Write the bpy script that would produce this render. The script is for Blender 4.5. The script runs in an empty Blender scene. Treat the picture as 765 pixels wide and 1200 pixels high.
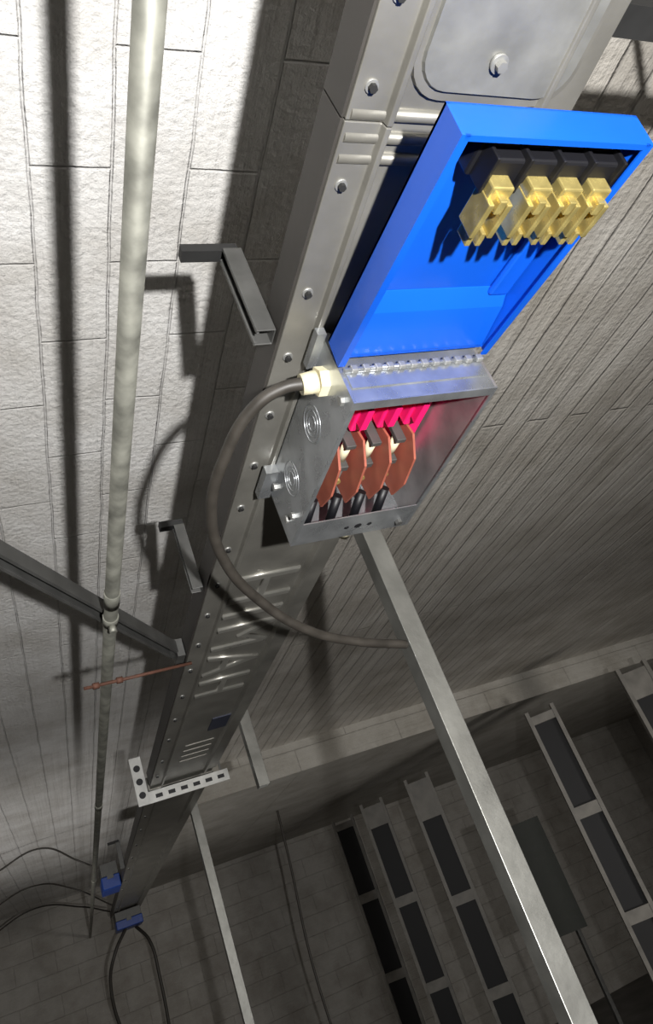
import bpy, bmesh, math, random
from mathutils import Vector, Matrix
random.seed(4)
CZ=2.0
S=bpy.context.scene
S.view_settings.view_transform='Standard'
def W(p): return Vector((p[0],p[1],p[2]+CZ))

# ---------------- materials ----------------
def mat(name,col,rough=.5,metal=0.0,noise=None,bump=0.0,bscale=60,dark=.6,stretch=None):
    m=bpy.data.materials.new(name); m.use_nodes=True
    nt=m.node_tree; b=nt.nodes['Principled BSDF']
    b.inputs['Roughness'].default_value=rough; b.inputs['Metallic'].default_value=metal
    b.inputs['Base Color'].default_value=(*col,1)
    tc=nt.nodes.new('ShaderNodeTexCoord'); src=tc.outputs['Object']
    if stretch:
        mp=nt.nodes.new('ShaderNodeMapping'); mp.inputs['Scale'].default_value=stretch; nt.links.new(src,mp.inputs[0]); src=mp.outputs[0]
    if noise:
        n=nt.nodes.new('ShaderNodeTexNoise'); n.inputs['Scale'].default_value=noise; n.inputs['Detail'].default_value=6
        r=nt.nodes.new('ShaderNodeValToRGB')
        r.color_ramp.elements[0].position=.3; r.color_ramp.elements[1].position=.7
        r.color_ramp.elements[0].color=(*[c*dark for c in col],1); r.color_ramp.elements[1].color=(*col,1)
        nt.links.new(src,n.inputs['Vector']); nt.links.new(n.outputs['Fac'],r.inputs['Fac'])
        nt.links.new(r.outputs['Color'],b.inputs['Base Color'])
        rr=nt.nodes.new('ShaderNodeMapRange'); rr.inputs[3].default_value=max(.05,rough-.1); rr.inputs[4].default_value=rough+.12
        nt.links.new(n.outputs['Fac'],rr.inputs[0]); nt.links.new(rr.outputs[0],b.inputs['Roughness'])
    if bump:
        n2=nt.nodes.new('ShaderNodeTexNoise'); n2.inputs['Scale'].default_value=bscale; n2.inputs['Detail'].default_value=5
        bp=nt.nodes.new('ShaderNodeBump'); bp.inputs['Strength'].default_value=bump; bp.inputs['Distance'].default_value=.01
        nt.links.new(src,n2.inputs['Vector']); nt.links.new(n2.outputs['Fac'],bp.inputs['Height'])
        nt.links.new(bp.outputs['Normal'],b.inputs['Normal'])
    return m
GALV=mat('galvanised_steel',(.34,.34,.32),.42,.55,noise=22,bump=.05,bscale=60,dark=.72)
TRK=mat('trunking_sheet',(.30,.29,.26),.40,.55,noise=9,bump=.14,bscale=18,dark=.64)
TRK_SHADE=mat('trunking_side_shade',(.07,.064,.058),.55,.3,noise=7,bump=.05,bscale=20,dark=.6)  # dark version of the sheet, shade of the left side put into the colour
TRKE=mat('trunking_emboss',(.46,.45,.41),.30,.6,noise=20,dark=.8)
STR=mat('strut_steel',(.36,.36,.345),.42,.55,noise=25,dark=.7)
STRD=mat('strut_dull',(.13,.13,.125),.5,.5,noise=25,dark=.7)
STRB=mat('strut_dark_paint',(.016,.016,.016),.65,.0,noise=25,dark=.7)
POST=mat('post_steel',(.29,.29,.27),.40,.6,noise=12,dark=.62,bump=.07)
PIPE=mat('pipe_steel',(.29,.29,.25),.5,.4,noise=30,dark=.45)
BRIGHT=mat('box_steel',(.48,.50,.52),.28,.75,noise=24,dark=.66,bump=.03,bscale=15)
BRIGHTR=mat('box_steel_inner',(.44,.42,.42),.36,.65,noise=18,dark=.6)
BLUE=mat('blue_paint',(.006,.105,.66),.22,.0,noise=4,bump=.04,bscale=30,dark=.8)
CREAM=mat('cream_plastic',(.74,.68,.47),.4)
CLIP=mat('tinned_contact',(.74,.60,.22),.24,.68,noise=60,dark=.6)
BLACK=mat('black_plastic',(.005,.005,.007),.5)
CABLE=mat('cable_rubber',(.048,.042,.035),.5,noise=40)
BRWN=mat('barrier_brown',(.40,.115,.075),.45,noise=30,dark=.72)
RED=mat('red_insulator',(.90,.012,.15),.3)
RUST=mat('rusty_rod',(.13,.055,.035),.7,noise=60)
WHT=mat('white_bracket',(.60,.60,.58),.4,.3,noise=30,dark=.8)
DARK=mat('dark_panel',(.008,.008,.010),.6)
LABEL=mat('label',(.03,.035,.06),.5)
RAIL=mat('rack_rail',(.28,.265,.24),.5,.1,noise=10)
GREEN=mat('dull_panel',(.035,.04,.032),.6,noise=20)
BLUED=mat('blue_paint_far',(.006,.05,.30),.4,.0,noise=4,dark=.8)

def blockmat(name,axes,bw=.36,rh=.135,col=(.60,.59,.575),split=None):
    m=bpy.data.materials.new(name); m.use_nodes=True
    nt=m.node_tree; b=nt.nodes['Principled BSDF']; b.inputs['Roughness'].default_value=.75
    N=nt.nodes.new; L=nt.links.new
    tc=N('ShaderNodeTexCoord'); sp=N('ShaderNodeSeparateXYZ'); cb=N('ShaderNodeCombineXYZ')
    L(tc.outputs['Object'],sp.inputs[0]); L(sp.outputs[axes[0]],cb.inputs[0]); L(sp.outputs[axes[1]],cb.inputs[1])
    nz=N('ShaderNodeTexNoise'); nz.inputs['Scale'].default_value=7; L(tc.outputs['Object'],nz.inputs['Vector'])
    ad=N('ShaderNodeMixRGB'); ad.blend_type='ADD'; ad.inputs[0].default_value=.009; L(cb.outputs[0],ad.inputs[1]); L(nz.outputs['Color'],ad.inputs[2])
    def brick(bw,rh,ms,mc,c2,k=(1,1,1)):
        br=N('ShaderNodeTexBrick'); L(ad.outputs[0],br.inputs['Vector'])
        br.inputs['Scale'].default_value=1; br.inputs['Brick Width'].default_value=bw; br.inputs['Row Height'].default_value=rh
        br.inputs['Mortar Size'].default_value=ms; br.inputs['Mortar Smooth'].default_value=.8
        br.inputs['Color1'].default_value=(*[c*q for c,q in zip(col,k)],1); br.inputs['Color2'].default_value=(*[c*c2*q for c,q in zip(col,k)],1)
        br.inputs['Mortar'].default_value=(*[c*mc*q for c,q in zip(col,k)],1); return br
    br=brick(bw,rh,.0032,.90,.95); colout=br.outputs['Color']; facout=br.outputs['Fac']
    if split is not None:
        b2_=brick(3.1,.085,.007,.76,.88,(.78,.75,.70))  # board-formed part; torch beam falloff is also painted into its darker tint
        gt=N('ShaderNodeMath'); gt.operation='GREATER_THAN'; gt.inputs[1].default_value=split; L(sp.outputs[axes[1]],gt.inputs[0])
        m1=N('ShaderNodeMixRGB'); L(gt.outputs[0],m1.inputs[0]); L(colout,m1.inputs[1]); L(b2_.outputs['Color'],m1.inputs[2]); colout=m1.outputs[0]
        m2=N('ShaderNodeMixRGB'); L(gt.outputs[0],m2.inputs[0]); L(facout,m2.inputs[1]); L(b2_.outputs['Fac'],m2.inputs[2]); facout=m2.outputs[0]
    n1=N('ShaderNodeTexNoise'); n1.inputs['Scale'].default_value=2.6; n1.inputs['Detail'].default_value=10; n1.inputs['Roughness'].default_value=.7; L(tc.outputs['Object'],n1.inputs['Vector'])
    r=N('ShaderNodeValToRGB'); r.color_ramp.elements[0].position=.34; r.color_ramp.elements[0].color=(.70,.68,.65,1); r.color_ramp.elements[1].position=.60
    L(n1.outputs['Fac'],r.inputs[0])
    mx=N('ShaderNodeMixRGB'); mx.blend_type='MULTIPLY'; mx.inputs[0].default_value=1; L(colout,mx.inputs[1]); L(r.outputs[0],mx.inputs[2])
    L(mx.outputs[0],b.inputs['Base Color'])
    n2=N('ShaderNodeTexNoise'); n2.inputs['Scale'].default_value=75; n2.inputs['Detail'].default_value=8; n2.inputs['Roughness'].default_value=.6; L(tc.outputs['Object'],n2.inputs['Vector'])
    mp=N('ShaderNodeMapping'); mp.inputs['Scale'].default_value=(1.0,30,1); L(cb.outputs[0],mp.inputs[0])
    n3=N('ShaderNodeTexNoise'); n3.inputs['Scale'].default_value=1.0; n3.inputs['Detail'].default_value=4; L(mp.outputs[0],n3.inputs['Vector'])
    b1=N('ShaderNodeBump'); b1.inputs['Strength'].default_value=.75; b1.inputs['Distance'].default_value=.008; L(n2.outputs['Fac'],b1.inputs['Height'])
    b2=N('ShaderNodeBump'); b2.inputs['Strength'].default_value=.7; b2.inputs['Distance'].default_value=.014; L(n3.outputs['Fac'],b2.inputs['Height']); L(b1.outputs[0],b2.inputs['Normal'])
    b3=N('ShaderNodeBump'); b3.invert=True; b3.inputs['Strength'].default_value=.8; b3.inputs['Distance'].default_value=.006; L(facout,b3.inputs['Height']); L(b2.outputs[0],b3.inputs['Normal'])
    L(b3.outputs[0],b.inputs['Normal'])
    return m
CEIL=blockmat('painted_block_ceiling',(1,0),bw=.36,rh=.12,col=(.78,.77,.755),split=.62)
WALLX=blockmat('painted_block_wall',(0,2),.4,.2,(.44,.42,.39))
WALLY=blockmat('painted_block_wall_side',(1,2),.4,.2,(.44,.42,.39))
SLAB=blockmat('painted_slab',(0,2),.8,.5,(.48,.46,.42))
FLOOR=mat('concrete_floor',(.22,.21,.20),.8,noise=3,bump=.2)

# ---------------- helpers ----------------
def group(name,loc):
    e=bpy.data.objects.new(name,None); e.location=W(loc); e.empty_display_size=.05
    S.collection.objects.link(e); return e
def finish(bm,name,m,parent=None,smooth=False,bevel=0):
    bmesh.ops.recalc_face_normals(bm,faces=bm.faces)
    me=bpy.data.meshes.new(name); bm.to_mesh(me); bm.free()
    c=sum((v.co for v in me.vertices),Vector())/max(1,len(me.vertices))
    if parent is not None:
        for v in me.vertices: v.co-=c
    o=bpy.data.objects.new(name,me); S.collection.objects.link(o); me.materials.append(m)
    if parent is not None:
        o.parent=parent; o.location=c-parent.location
    if smooth:
        for p in me.polygons: p.use_smooth=True
    if bevel:
        b=o.modifiers.new('b','BEVEL'); b.width=bevel; b.segments=2; b.limit_method='ANGLE'; b.angle_limit=math.radians(50)
    return o
def box(name,lo,hi,m,parent=None,bevel=0,rot=None,piv=None):
    bm=bmesh.new(); bmesh.ops.create_cube(bm,size=1)
    lo=W(lo);hi=W(hi);c=(lo+hi)/2;s=hi-lo
    for v in bm.verts: v.co=Vector((v.co.x*s.x,v.co.y*s.y,v.co.z*s.z))+c
    if rot is not None:
        pv=W(piv) if piv else c
        for v in bm.verts: v.co=pv+rot@(v.co-pv)
    return finish(bm,name,m,parent,bevel=bevel)
def frame(d,up=None):
    d=d.normalized(); up=up or (Vector((0,0,1)) if abs(d.z)<.9 else Vector((0,1,0)))
    a=up.cross(d).normalized(); b=d.cross(a).normalized(); return a,b,d
def prism(name,prof,p0,p1,m,parent=None,up=None,bevel=0,smooth=False):
    p0=W(p0);p1=W(p1);a,b,d=frame(p1-p0,up)
    bm=bmesh.new()
    v0=[bm.verts.new(p0+a*x+b*y) for x,y in prof]; v1=[bm.verts.new(p1+a*x+b*y) for x,y in prof]
    n=len(prof)
    for i in range(n):
        j=(i+1)%n; bm.faces.new((v0[i],v0[j],v1[j],v1[i]))
    f1=bm.faces.new(v0); f2=bm.faces.new(list(reversed(v1)))
    bmesh.ops.triangulate(bm,faces=[f1,f2],ngon_method='EAR_CLIP')
    return finish(bm,name,m,parent,bevel=bevel,smooth=smooth)
def cyl(name,p0,p1,r,m,parent=None,n=20,r2=None,smooth=True):
    p0=W(p0);p1=W(p1);a,b,d=frame(p1-p0); r2=r if r2 is None else r2
    bm=bmesh.new()
    v0=[bm.verts.new(p0+(a*math.cos(t)+b*math.sin(t))*r) for t in [2*math.pi*i/n for i in range(n)]]
    v1=[bm.verts.new(p1+(a*math.cos(t)+b*math.sin(t))*r2) for t in [2*math.pi*i/n for i in range(n)]]
    for i in range(n):
        j=(i+1)%n; f=bm.faces.new((v0[i],v0[j],v1[j],v1[i])); f.smooth=smooth
    bm.faces.new(v0); bm.faces.new(list(reversed(v1)))
    return finish(bm,name,m,parent)
def cprof(s=.0205,t=.003,slot=.011,lip=.007):
    return [(-s,s),(s,s),(s,-s),(slot,-s),(slot,-s+lip),(slot+t,-s+lip),(slot+t,-s+t),(s-t,-s+t),(s-t,s-t),
            (-s+t,s-t),(-s+t,-s+t),(-slot-t,-s+t),(-slot-t,-s+lip),(-slot,-s+lip),(-slot,-s),(-s,-s)]
def strut(name,p0,p1,m=STR,parent=None,up=None,s=.0205):
    k=s/.0205
    return prism(name,[(x*k,y*k) for x,y in cprof()],p0,p1,m,parent,up,bevel=.0012)
def tube(name,pts,r,m,parent=None,cyc=False):
    cu=bpy.data.curves.new(name,'CURVE'); cu.dimensions='3D'; cu.bevel_depth=r; cu.bevel_resolution=5; cu.resolution_u=14; cu.use_fill_caps=True
    sp=cu.splines.new('BEZIER'); sp.bezier_points.add(len(pts)-1)
    for q,p in zip(sp.bezier_points,pts):
        q.co=W(p)-(parent.location if parent else Vector()); q.handle_left_type=q.handle_right_type='AUTO'
    sp.use_cyclic_u=cyc
    o=bpy.data.objects.new(name,cu); S.collection.objects.link(o); cu.materials.append(m)
    if parent: o.parent=parent
    return o
def ring(name,c,n,R,r,m,parent):
    n=Vector(n); a,b,d=frame(n)
    pts=[Vector(c)+(a*math.cos(t)+b*math.sin(t))*R for t in [2*math.pi*i/8 for i in range(8)]]
    return tube(name,pts,r,m,parent,True)

H=1.05
# ---------------- room shell ----------------
box('ceiling',(-3,-3,H),(8,9.4,H+.2),CEIL)
box('trim_drop_slab',(.66,5.1,.845),(8,9.4,H),SLAB)
box('floor',(-3,-3,-2.2),(8,9.4,-2.0),FLOOR)
box('wall_far',(-3.2,9.4,-2.0),(8.2,9.6,H+.2),WALLX)
box('wall_back',(-3.2,-3.2,-2.0),(8.2,-3,H+.2),WALLX)
box('wall_left',(-3.2,-3,-2.0),(-3,9.4,H+.2),WALLY)
box('wall_right',(8,-3,-2.0),(8.2,9.4,H+.2),WALLY)

# ---------------- busbar trunking ----------------
T=group('busbar_trunking',(.47,3,.63))
ZT=.652
def trunk(name,y0,y1):
    prof=[(.345,ZT),(.345,.600),(.384,.600),(.386,.592),(.392,.592),(.396,.604),(.548,.604),(.552,.592),(.558,.592),(.560,.600),(.600,.600),(.600,ZT)]
    bm=bmesh.new()
    v0=[bm.verts.new((x,y0,z+CZ)) for x,z in prof]; v1=[bm.verts.new((x,y1,z+CZ)) for x,z in prof]
    n=len(prof)
    for i in range(n):
        j=(i+1)%n; bm.faces.new((v0[i],v0[j],v1[j],v1[i]))
    bm.faces.new(v0); bm.faces.new(list(reversed(v1)))
    finish(bm,name,TRK,T,bevel=.001)
    box(name+'_side',(.342,y0+.0005,.604),(.345,y1-.0005,ZT),TRK_SHADE,T)  # added skin whose dark colour carries the shade of this side
trunk('section_near',-2.9,.353)
trunk('section_mid',.354,2.94)
trunk('section_far',3.02,8.2)
box('section_neck',(.352,2.94,.606),(.593,3.02,ZT-.004),TRK,T)
for k,y in enumerate((.347,.370,.392)):
    cyl('joint_ridge_%d'%k,(.349,y,.604),(.598,y,.604),.0065,TRK,T,n=16)
def rrect(name,cx,cy,w,l,r,z0,z1,m,parent,inset=0):
    bm=bmesh.new(); pts=[]
    for sx,sy,a0 in((1,1,0),(-1,1,90),(-1,-1,180),(1,-1,270)):
        for k in range(7):
            a=math.radians(a0+15*k); pts.append((cx+(w/2-r)*sx+r*math.cos(a),cy+(l/2-r)*sy+r*math.sin(a)))
    top=[bm.verts.new((x,y,z1+CZ)) for x,y in pts]
    bot=[bm.verts.new((cx+(x-cx)*(1-inset),cy+(y-cy)*(1-inset*.6),z0+CZ)) for x,y in pts]
    n=len(pts)
    for i in range(n):
        j=(i+1)%n; bm.faces.new((top[i],top[j],bot[j],bot[i]))
    bm.faces.new(bot); bm.faces.new(top)
    return finish(bm,name,m,parent)
rrect('cover_plate_rim',.487,.02,.186,.620,.040,.599,.606,TRK,T,.01)
rrect('cover_plate',.487,.02,.174,.606,.034,.595,.606,GALV,T,.03)
cyl('cover_bolt_washer',(.480,.287,.591),(.480,.287,.596),.009,STR,T)
cyl('cover_bolt',(.480,.287,.585),(.480,.287,.592),.0055,STR,T,n=6,smooth=False)
k=0
for y in [.10,.165,.245,.32,.42,.56,.665,.78,.9,1.02,1.16,1.3,1.44,1.6,1.76,1.95,2.15,2.35,2.6,2.8,3.2,3.5,3.8,4.2,4.6,5,5.5,6,6.6,7.2,7.8]:
    cyl('flange_screw_%d'%k,(.361,y,.5935),(.361,y,.603),.0042,STRB,T,n=6,smooth=False)
    cyl('flange_washer_%d'%k,(.361,y,.598),(.361,y,.603),.0066,STR,T,n=14)
    k+=1
cu=bpy.data.curves.new('embossed_lettering','FONT'); cu.body='HIMAH'; cu.size=.205; cu.extrude=.002; cu.bevel_depth=.0030; cu.bevel_resolution=1; cu.offset=-.003; cu.space_character=1.22
cu.materials.append(TRKE)
o=bpy.data.objects.new('embossed_lettering',cu); S.collection.objects.link(o); o.parent=T
R=Matrix(((0,1,0),(1,0,0),(0,0,-1)))
o.rotation_euler=R.to_euler(); o.location=W((.400,1.28,.603))-T.location
for k in range(4):
    box('vent_slot_%d'%k,(.43,2.50+k*.065,.601),(.53,2.510+k*.065,.606),TRK,T,bevel=.002)
box('rating_label',(.49,2.26,.6005),(.55,2.38,.606),LABEL,T)
# ---------------- clamp bracket ----------------
g=group('clamp_bracket',(.48,2.97,.65)); lo,hi,y=.318,.645,2.97
box('cross_plate',(lo,y,.584),(hi,y+.07,.589),WHT,g)
box('cross_face',(lo,y-.004,.545),(hi,y,.589),WHT,g,bevel=.001)
box('upright_face',(lo-.026,y-.008,.545),(lo+.018,y-.004,.725),WHT,g,bevel=.001)
box('upright_leg',(lo+.012,y-.004,.589),(lo+.016,y+.045,.725),WHT,g)
for i in range(6):
    x=lo+.055+i*.048
    box('slot_%d'%i,(x-.013,y-.0055,.559),(x+.013,y-.0035,.573),DARK,g)
for i in range(3):
    z=.570+i*.050
    cyl('upright_hole_%d'%i,(lo-.004,y-.0095,z+.012),(lo-.004,y-.0075,z+.012),.0125,DARK,g)
cyl('rod_right',(hi-.02,y+.03,.589),(hi-.02,y+.03,H),.005,STR,g,n=10)

# ---------------- side support brackets on the trunking ----------------
def hanger(name,y,xl,s=.013,zt=.770):
    g=group(name,(.32,y,zt))
    box('arm',(xl,y-.008,zt-.010),(.338,y+.010,zt+.004),STRB,g)
    strut('side_channel',(.328,y,.610),(.328,y,zt-.010),STRD,g,up=Vector((1,0,0)),s=s*.98)
    return g
hanger('support_bracket',.64,.262); hanger('support_bracket.001',1.33,.290,s=.011)
hanger('support_bracket.002',5.0,.27)
g=group('ceiling_bracket',(.8,.262,.66))
box('arm',(.50,.248,.656),(.95,.280,.676),STRB,g)
cyl('rod',(.92,.264,.676),(.92,.264,H),.006,STR,g,n=10)

B=group('conduit_stay',(.15,1.35,.63))
strut('channel',(-.055,1.02,.630),(.325,1.688,.630),STRD,B,s=.0145)
box('end_plate',(.322,1.66,.605),(.340,1.72,.648),STRD,B)
cyl('hanger_rod',(-.045,1.038,.645),(-.045,1.038,H),.005,STR,B,n=10)
# ---------------- conduit ----------------
P=group('conduit_pipe',(.157,3,.6))
px,pz=.1585,.600
cyl('pipe',(px,-2.9,pz),(px,9.4,pz),.0128,PIPE,P,n=28)
for k,y in enumerate((1.27,3.0,5.0)):
    cyl('coupling_%d'%k,(px,y-.025,pz),(px,y+.025,pz),.0146,PIPE,P)
cyl('clip_ring',(px,1.345,pz),(px,1.375,pz),.0150,PIPE,P)
cyl('clip_bolt',(px,1.36,pz-.013),(px,1.36,pz-.028),.0075,PIPE,P,n=6)
Rr=group('threaded_rod',(.2,1.66,.6))
cyl('rod',(.105,1.655,.581),(.352,1.680,.589),.0038,RUST,Rr)
cyl('nut',(.176,1.662,.5835),(.190,1.6635,.584),.0075,RUST,Rr,n=6)
cyl('nut_b',(.124,1.657,.5815),(.138,1.6585,.582),.0075,RUST,Rr,n=6)

# ---------------- support posts ----------------
def post(name,x,y,z0,z1,s=.0205,up=(-1,0,0)):
    g=group(name,(x,y,z0)); strut('channel',(x,y,z0),(x,y,z1),POST,g,up=Vector(up),s=s); return g
g=post('strut_post',.668,1.215,-1.99,H)
box('base_plate',(.61,1.155,-2.0),(.73,1.275,-1.99),STR,g)
g=post('strut_post.001',.635,3.9,-1.99,H)
box('base_plate',(.58,3.84,-2.0),(.70,3.96,-1.99),STR,g)
post('strut_post.002',.70,2.72,.44,H)

# ---------------- tap-off box (open) ----------------
X=group('tap_off_box',(.5,.79,.54))
x0,x1,y0,y1,z0,z1=.393,.600,.62,.955,.481,.592
t=.004
box('side_left',(x0,y0,z0),(x0+t,y1,z1),BRIGHT,X)
box('side_right',(x1-t,y0,z0),(x1,y1,z1),BRIGHTR,X)
box('end_near',(x0+t,y0,z0),(x1-t,y0+t,z1),BRIGHT,X)
box('end_far',(x0+t,y1-t,z0),(x1-t,y1,z1),BRIGHT,X)
box('back_plate',(x0+t,y0+t,z1-t),(x1-t,y1-t,z1),BRIGHTR,X)
box('lip_near',(x0,y0,z0-.002),(x1,y0+.014,z0),BRIGHT,X)
box('lip_left',(x0,y0+.014,z0-.002),(x0+.006,y1,z0),BRIGHT,X)
box('lip_right',(x1-.006,y0+.014,z0-.002),(x1,y1,z0),BRIGHT,X)
box('lip_far',(x0+.006,y1-.060,z0-.002),(x1-.006,y1,z0),BRIGHT,X)
for i,x in enumerate((.48,.50,.52)):
    cyl('far_hole_%d'%i,(x,y1-.028,z0-.0026),(x,y1-.028,z0-.001),.004 if i!=1 else .006,DARK,X)
cyl('far_bolt',(.575,y1-.02,z0-.008),(.575,y1-.02,z0-.001),.006,STRD,X,n=6,smooth=False)
box('foot_far',(x0-.02,y1-.06,.577),(x0,y1+.01,.592),BRIGHT,X)
box('foot_near',(x0-.012,y0-.01,.580),(x0,y0+.05,.592),BRIGHT,X)
for i,(yy,zz,RR) in enumerate(((.735,.542,.026),(.86,.54,.026))):
    for q,kk in enumerate((1,.7,.4)): ring('knockout_%d_%d'%(i,q),(x0,yy,zz),(1,0,0),RR*kk,.0010,BRIGHT,X)
for i,(yy,zz) in enumerate(((.925,.51),(.925,.570),(.64,.50),(.90,.5))):
    cyl('side_bolt_%d'%i,(x0-.005,yy,zz),(x0,yy,zz),.006,STR,X,n=6,smooth=False)
box('red_insulator',(.402,.64,.558),(.592,.86,.575),RED,X,bevel=.002)
for i in range(4):
    x=.412+i*.043
    box('red_step_%d'%i,(x,.685,.538),(x+.026,.760,.559),RED,X,bevel=.003)
    box('red_post_%d'%i,(x+.004,.70,.524),(x+.014,.74,.540),RED,X,bevel=.001)
def plate_yz(name,x,pts,th,m,parent):
    bm=bmesh.new()
    a=[bm.verts.new((x,y,z+CZ)) for y,z in pts]; b=[bm.verts.new((x+th,y,z+CZ)) for y,z in pts]
    n=len(pts); bm.faces.new(a); bm.faces.new(list(reversed(b)))
    for i in range(n): bm.faces.new((a[i],a[(i+1)%n],b[(i+1)%n],b[i]))
    return finish(bm,name,m,parent)
for i in range(4):
    x=.428+i*.040
    plate_yz('barrier_%d'%i,x,[(.765,.56),(.758,.520),(.782,.493),(.835,.485),(.878,.495),(.882,.56)],.0035,BRWN,X)
    cyl('fuse_%d'%i,(x-.014,.775,.530),(x-.014,.812,.530),.0070,CREAM,X)
    box('fuse_clip_%d'%i,(x-.022,.766,.518),(x-.007,.774,.56),STRD,X,bevel=.001)
    box('fuse_clip2_%d'%i,(x-.022,.810,.514),(x-.007,.820,.56),STRD,X,bevel=.001)
    box('terminal_%d'%i,(x-.024,.825,.520),(x-.008,.865,.55),STR,X,bevel=.002)
    cyl('terminal_screw_%d'%i,(x-.016,.845,.512),(x-.016,.845,.521),.0055,CLIP,X,n=12)
    cyl('lug_%d'%i,(x-.010,.870,.505),(x-.018,.915,.488),.0070,BLACK,X)
cyl('hinge_pin',(x0+.004,y0-.004,.526),(x1-.004,y0-.004,.526),.0035,BRIGHT,X)
box('hinge_leaf',(x0+.006,y0-.002,.500),(x1-.006,y0,.526),BRIGHT,X)
for i in range(12):
    x=x0+.012+i*.0165
    box('hinge_knuckle_%d'%i,(x,y0-.009,.521),(x+.010,y0-.002,.531),STR,X,bevel=.002)
# lid
RX=Matrix.Rotation(math.radians(7.5),3,'X')
piv=(.5,.612,.531)
def lb(name,lo,hi,m,bev=.0): return box(name,lo,hi,m,X,bev,RX,piv)
L0,L1=.290,.612; zr,zb=.531,.568
lb('lid_back',(x0-.004,L0,zb-.003),(x1+.004,L1,zb),BLUE)
lb('lid_wall_left',(x0-.004,L0,zr),(x0-.001,L1,zb),BLUE)
lb('lid_wall_right',(x1+.001,L0,zr),(x1+.004,L1,zb),BLUE)
lb('lid_wall_near',(x0-.001,L0,zr),(x1+.001,L0+.003,zb),BLUE)
lb('lid_wall_hinge',(x0-.001,L1-.003,zr+.01),(x1+.001,L1,zb),BLUE)
lb('lid_rim_left',(x0-.004,L0,zr-.002),(x0+.005,L1,zr),BLUE)
lb('lid_rim_right',(x1-.005,L0,zr-.002),(x1+.004,L1,zr),BLUE)
lb('lid_rim_near',(x0,L0,zr-.002),(x1,L0+.006,zr),BLUE)
bm=bmesh.new()
pts=[(.520,zb-.003),(.545,zb-.016),(.608,zb-.028),(.608,zb-.003)]
a=[bm.verts.new((x0,y,z+CZ)) for y,z in pts]; b=[bm.verts.new((x1,y,z+CZ)) for y,z in pts]
bm.faces.new(a); bm.faces.new(list(reversed(b)))
for i in range(4): bm.faces.new((a[i],a[(i+1)%4],b[(i+1)%4],b[i]))
pv=W(piv)
for v in bm.verts: v.co=pv+RX@(v.co-pv)
finish(bm,'lid_inner_step',BLUE,X,bevel=.002)
lb('lid_inner_fold',(x1-.030,.35,zb-.012),(x1-.001,.53,zb-.003),BLUE,.004)
lb('contact_carrier',(.428,.300,.545),(.592,.345,.566),BLACK,.003)
lb('contact_carrier_step',(.436,.312,.528),(.584,.338,.546),BLACK,.003)
for i in range(5):
    lb('carrier_rib_%d'%i,(.432+i*.0365,.306,.522),(.436+i*.0365,.343,.548),BLACK,.001)
for i,x in enumerate((.434,.478,.514,.549)):
    lb('contact_body_%d'%i,(x+.002,.328,.512),(x+.026,.345,.536),CLIP,.002)
    lb('contact_web_%d'%i,(x+.003,.343,.526),(x+.025,.376,.534),CLIP,.001)
    for s_ in (0,1):
        xx=x+.001+s_*.020
        lb('jaw_%d_%d'%(i,s_),(xx,.340,.504),(xx+.006,.380,.532),CLIP,.001)
        lb('jaw_tip_%d_%d'%(i,s_),(xx+(.004 if s_==0 else -.004),.378,.508),(xx+.006+(.004 if s_==0 else -.004),.394,.528),CLIP,.001)
    lb('jaw_web_%d'%i,(x+.010,.335,.503),(x+.018,.350,.529),CLIP,.001)
cyl('gland_nut',(x0,.660,.55),(x0-.012,.660,.55),.019,CREAM,X,n=6,smooth=False)
cyl('gland_body',(x0-.012,.660,.55),(x0-.032,.663,.55),.015,CREAM,X,r2=.0135)
cyl('gland_bush',(.50,.957,.50),(.50,.985,.50),.012,CREAM,X)
cyl('gland_bush_nut',(.545,.957,.50),(.545,.970,.50),.010,BLACK,X)
C=group('power_cable',(.3,.9,.5))
tube('sheath',[(.368,.661,.55),(.34,.668,.552),(.307,.69,.547),(.271,.770,.526),(.262,.86,.506),(.288,.96,.48),(.346,1.05,.449),(.44,1.128,.404),(.544,1.178,.378),(.646,1.207,.36)],.0082,CABLE,C)

# ---------------- far tap-off boxes ----------------
def tap(name,c,s):
    g=group(name,c); x,y,z=c; a,b,d=s
    box('body',(x-a/2,y-b/2,z),(x+a/2,y+b/2,z+d/2),STRD,g,bevel=.003)
    box('lid',(x-a/2-.004,y-b/2-.004,z-d/2),(x+a/2+.004,y+b/2+.004,z),BLUED,g,bevel=.006)
    box('latch',(x-.02,y-b/2-.012,z-.02),(x+.02,y-b/2-.004,z+.02),STRD,g)
    return g
tap('tap_off_box.001',(.46,7.7,.52),(.22,.34,.14))
tap('tap_off_box.002',(.277,5.7,.66),(.11,.34,.16))
for i,(nm,pts,r) in enumerate((
 ('power_cable.001',[(.42,7.6,.45),(.30,7.55,.3),(.22,7.6,.1),(.3,7.8,-.6),(.32,8.0,-1.3),(.32,8.0,-2.0)],.014),
 ('power_cable.002',[(.52,7.8,.45),(.6,7.7,.3),(.62,7.7,0),(.6,7.8,-.8),(.6,7.8,-2.0)],.014),
 ('power_cable.003',[(-.9,5.6,1.04),(-.5,5.8,.93),(-.1,5.75,.99),(.10,5.7,.84),(.225,5.7,.74)],.006),
 ('power_cable.004',[(-1.2,7.4,1.04),(-.7,7.3,.9),(-.25,7.4,1.0),(.05,7.2,.86),(.335,7.3,.64)],.006),
 ('power_cable.005',[(1.75,6.6,.845),(1.72,6.6,.4),(1.66,6.6,-.3),(1.68,6.6,-1.2),(1.7,6.6,-2.0)],.01),
 ('power_cable.006',[(-1.5,8.6,1.04),(-.9,8.4,.8),(-.3,8.5,.95),(.1,8.2,.8),(.33,7.8,.64)],.007))):
    G_=group(nm,pts[2]); tube('sheath',pts,r,CABLE,G_)

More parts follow.
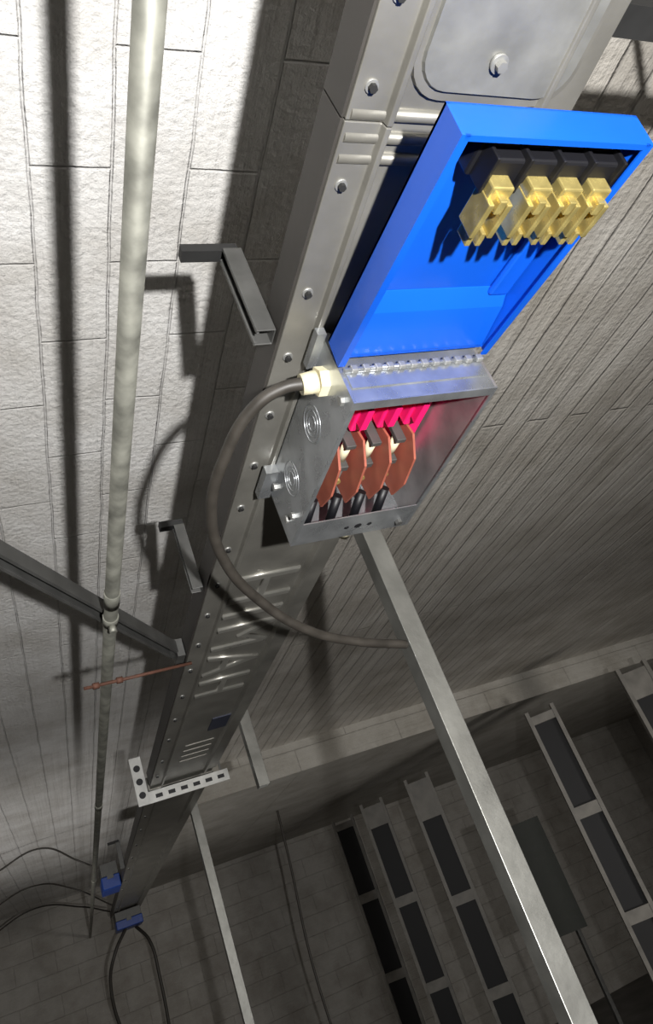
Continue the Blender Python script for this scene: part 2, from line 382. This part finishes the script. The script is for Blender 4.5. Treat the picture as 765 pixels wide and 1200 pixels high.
# ---------------- racks ----------------
def rack(name,x,y,w,zt,seed,yaw):
    g=group(name,(x,y,-2))
    M=Matrix.Rotation(yaw,3,'Z'); pv=(x,y,0)
    def rb(n,lo,hi,m): return box(n,(x+lo[0],y+lo[1],lo[2]),(x+hi[0],y+hi[1],hi[2]),m,g,0,M,pv)
    rb('rail_left',(-w/2-.028,-.02,-2.0),(-w/2,.03,zt),RAIL)
    rb('rail_right',(w/2,-.02,-2.0),(w/2+.028,.03,zt),RAIL)
    z=zt-.10-.13*(seed%3); i=0
    rb('head',(-w/2,-.015,z),(w/2,.025,zt-.04),RAIL)
    while z>-1.7:
        hgt=.60
        rb('panel_%d'%i,(-w/2,.012,z-hgt),(w/2,.025,z),DARK)
        rb('tie_%d'%i,(-w/2,-.015,z-hgt-.08),(w/2,.025,z-hgt),RAIL)
        z-=hgt+.08; i+=1
    return g
for i,(x,y) in enumerate(((2.62,7.6),(2.72,6.95),(2.92,6.25),(3.37,4.78),(3.82,4.2))):
    rack('equipment_rack'+('' if i==0 else '.%03d'%i),x,y,.17,.70,i,-.45)
D=group('notice_panel',(3.2,5.6,-.1))
box('board',(2.98,5.6,-.75),(3.45,5.63,.05),GREEN,D,rot=Matrix.Rotation(-.45,3,'Z'))
box('board_leg_a',(3.05,5.70,-2.0),(3.08,5.73,-.1),STRD,D)
box('board_leg_b',(3.36,5.56,-2.0),(3.39,5.59,-.1),STRD,D)

# ---------------- lights ----------------
def spot(name,loc,tgt,e,size,blend,r,col=(1,1,1)):
    l=bpy.data.lights.new(name,'SPOT'); l.energy=e; l.spot_size=math.radians(size); l.spot_blend=blend; l.shadow_soft_size=r; l.color=col
    o=bpy.data.objects.new(name,l); S.collection.objects.link(o); o.location=W(loc)
    o.rotation_euler=(W(tgt)-W(loc)).to_track_quat('-Z','Y').to_euler(); return o
spot('torch_light',(.150,-.50,-.30),(.2,1.9,1.05),235,120,.75,.022,(1,.985,.96))
spot('far_fill_light',(4.6,1.0,-1.4),(2.4,8.5,-.9),190,85,.8,.4,(1,.96,.90))  # added fill for the dim far wall and racks, no lamp stands there
a=bpy.data.lights.new('room_fill_light','AREA'); a.energy=20; a.size=1.5; a.color=(1,.95,.88)  # added soft fill from behind the camera, evens out the far end
o=bpy.data.objects.new('room_fill_light',a); S.collection.objects.link(o); o.location=W((1.5,-2.0,.2)); o.rotation_euler=(W((2.5,6,-.3))-o.location).to_track_quat('-Z','Y').to_euler()
w=bpy.data.worlds.new('World'); S.world=w; w.use_nodes=True
w.node_tree.nodes['Background'].inputs[0].default_value=(.9,.95,1,1); w.node_tree.nodes['Background'].inputs[1].default_value=.03
spot('left_fill_light',(-1.2,5.0,-1.6),(-.2,5.5,1.05),95,85,1.0,.3,(1,.97,.93))  # added fill to lift the far left ceiling, not a lamp of the room

# ---------------- camera ----------------
cam=bpy.data.cameras.new('camera'); co=bpy.data.objects.new('camera',cam); S.collection.objects.link(co)
cam.sensor_fit='VERTICAL'; cam.sensor_height=36; cam.sensor_width=36*765/1200; cam.lens=26.1; cam.clip_start=.01
r=Vector((.9044,-.2604,-.338)).normalized(); f=Vector((.3971,.8033,.4438)).normalized()
f=(f-r*f.dot(r)).normalized(); u=r.cross(f)
M=Matrix((r,u,-f)).transposed().to_4x4(); M.translation=Vector((0,0,CZ)); co.matrix_world=M
S.camera=co
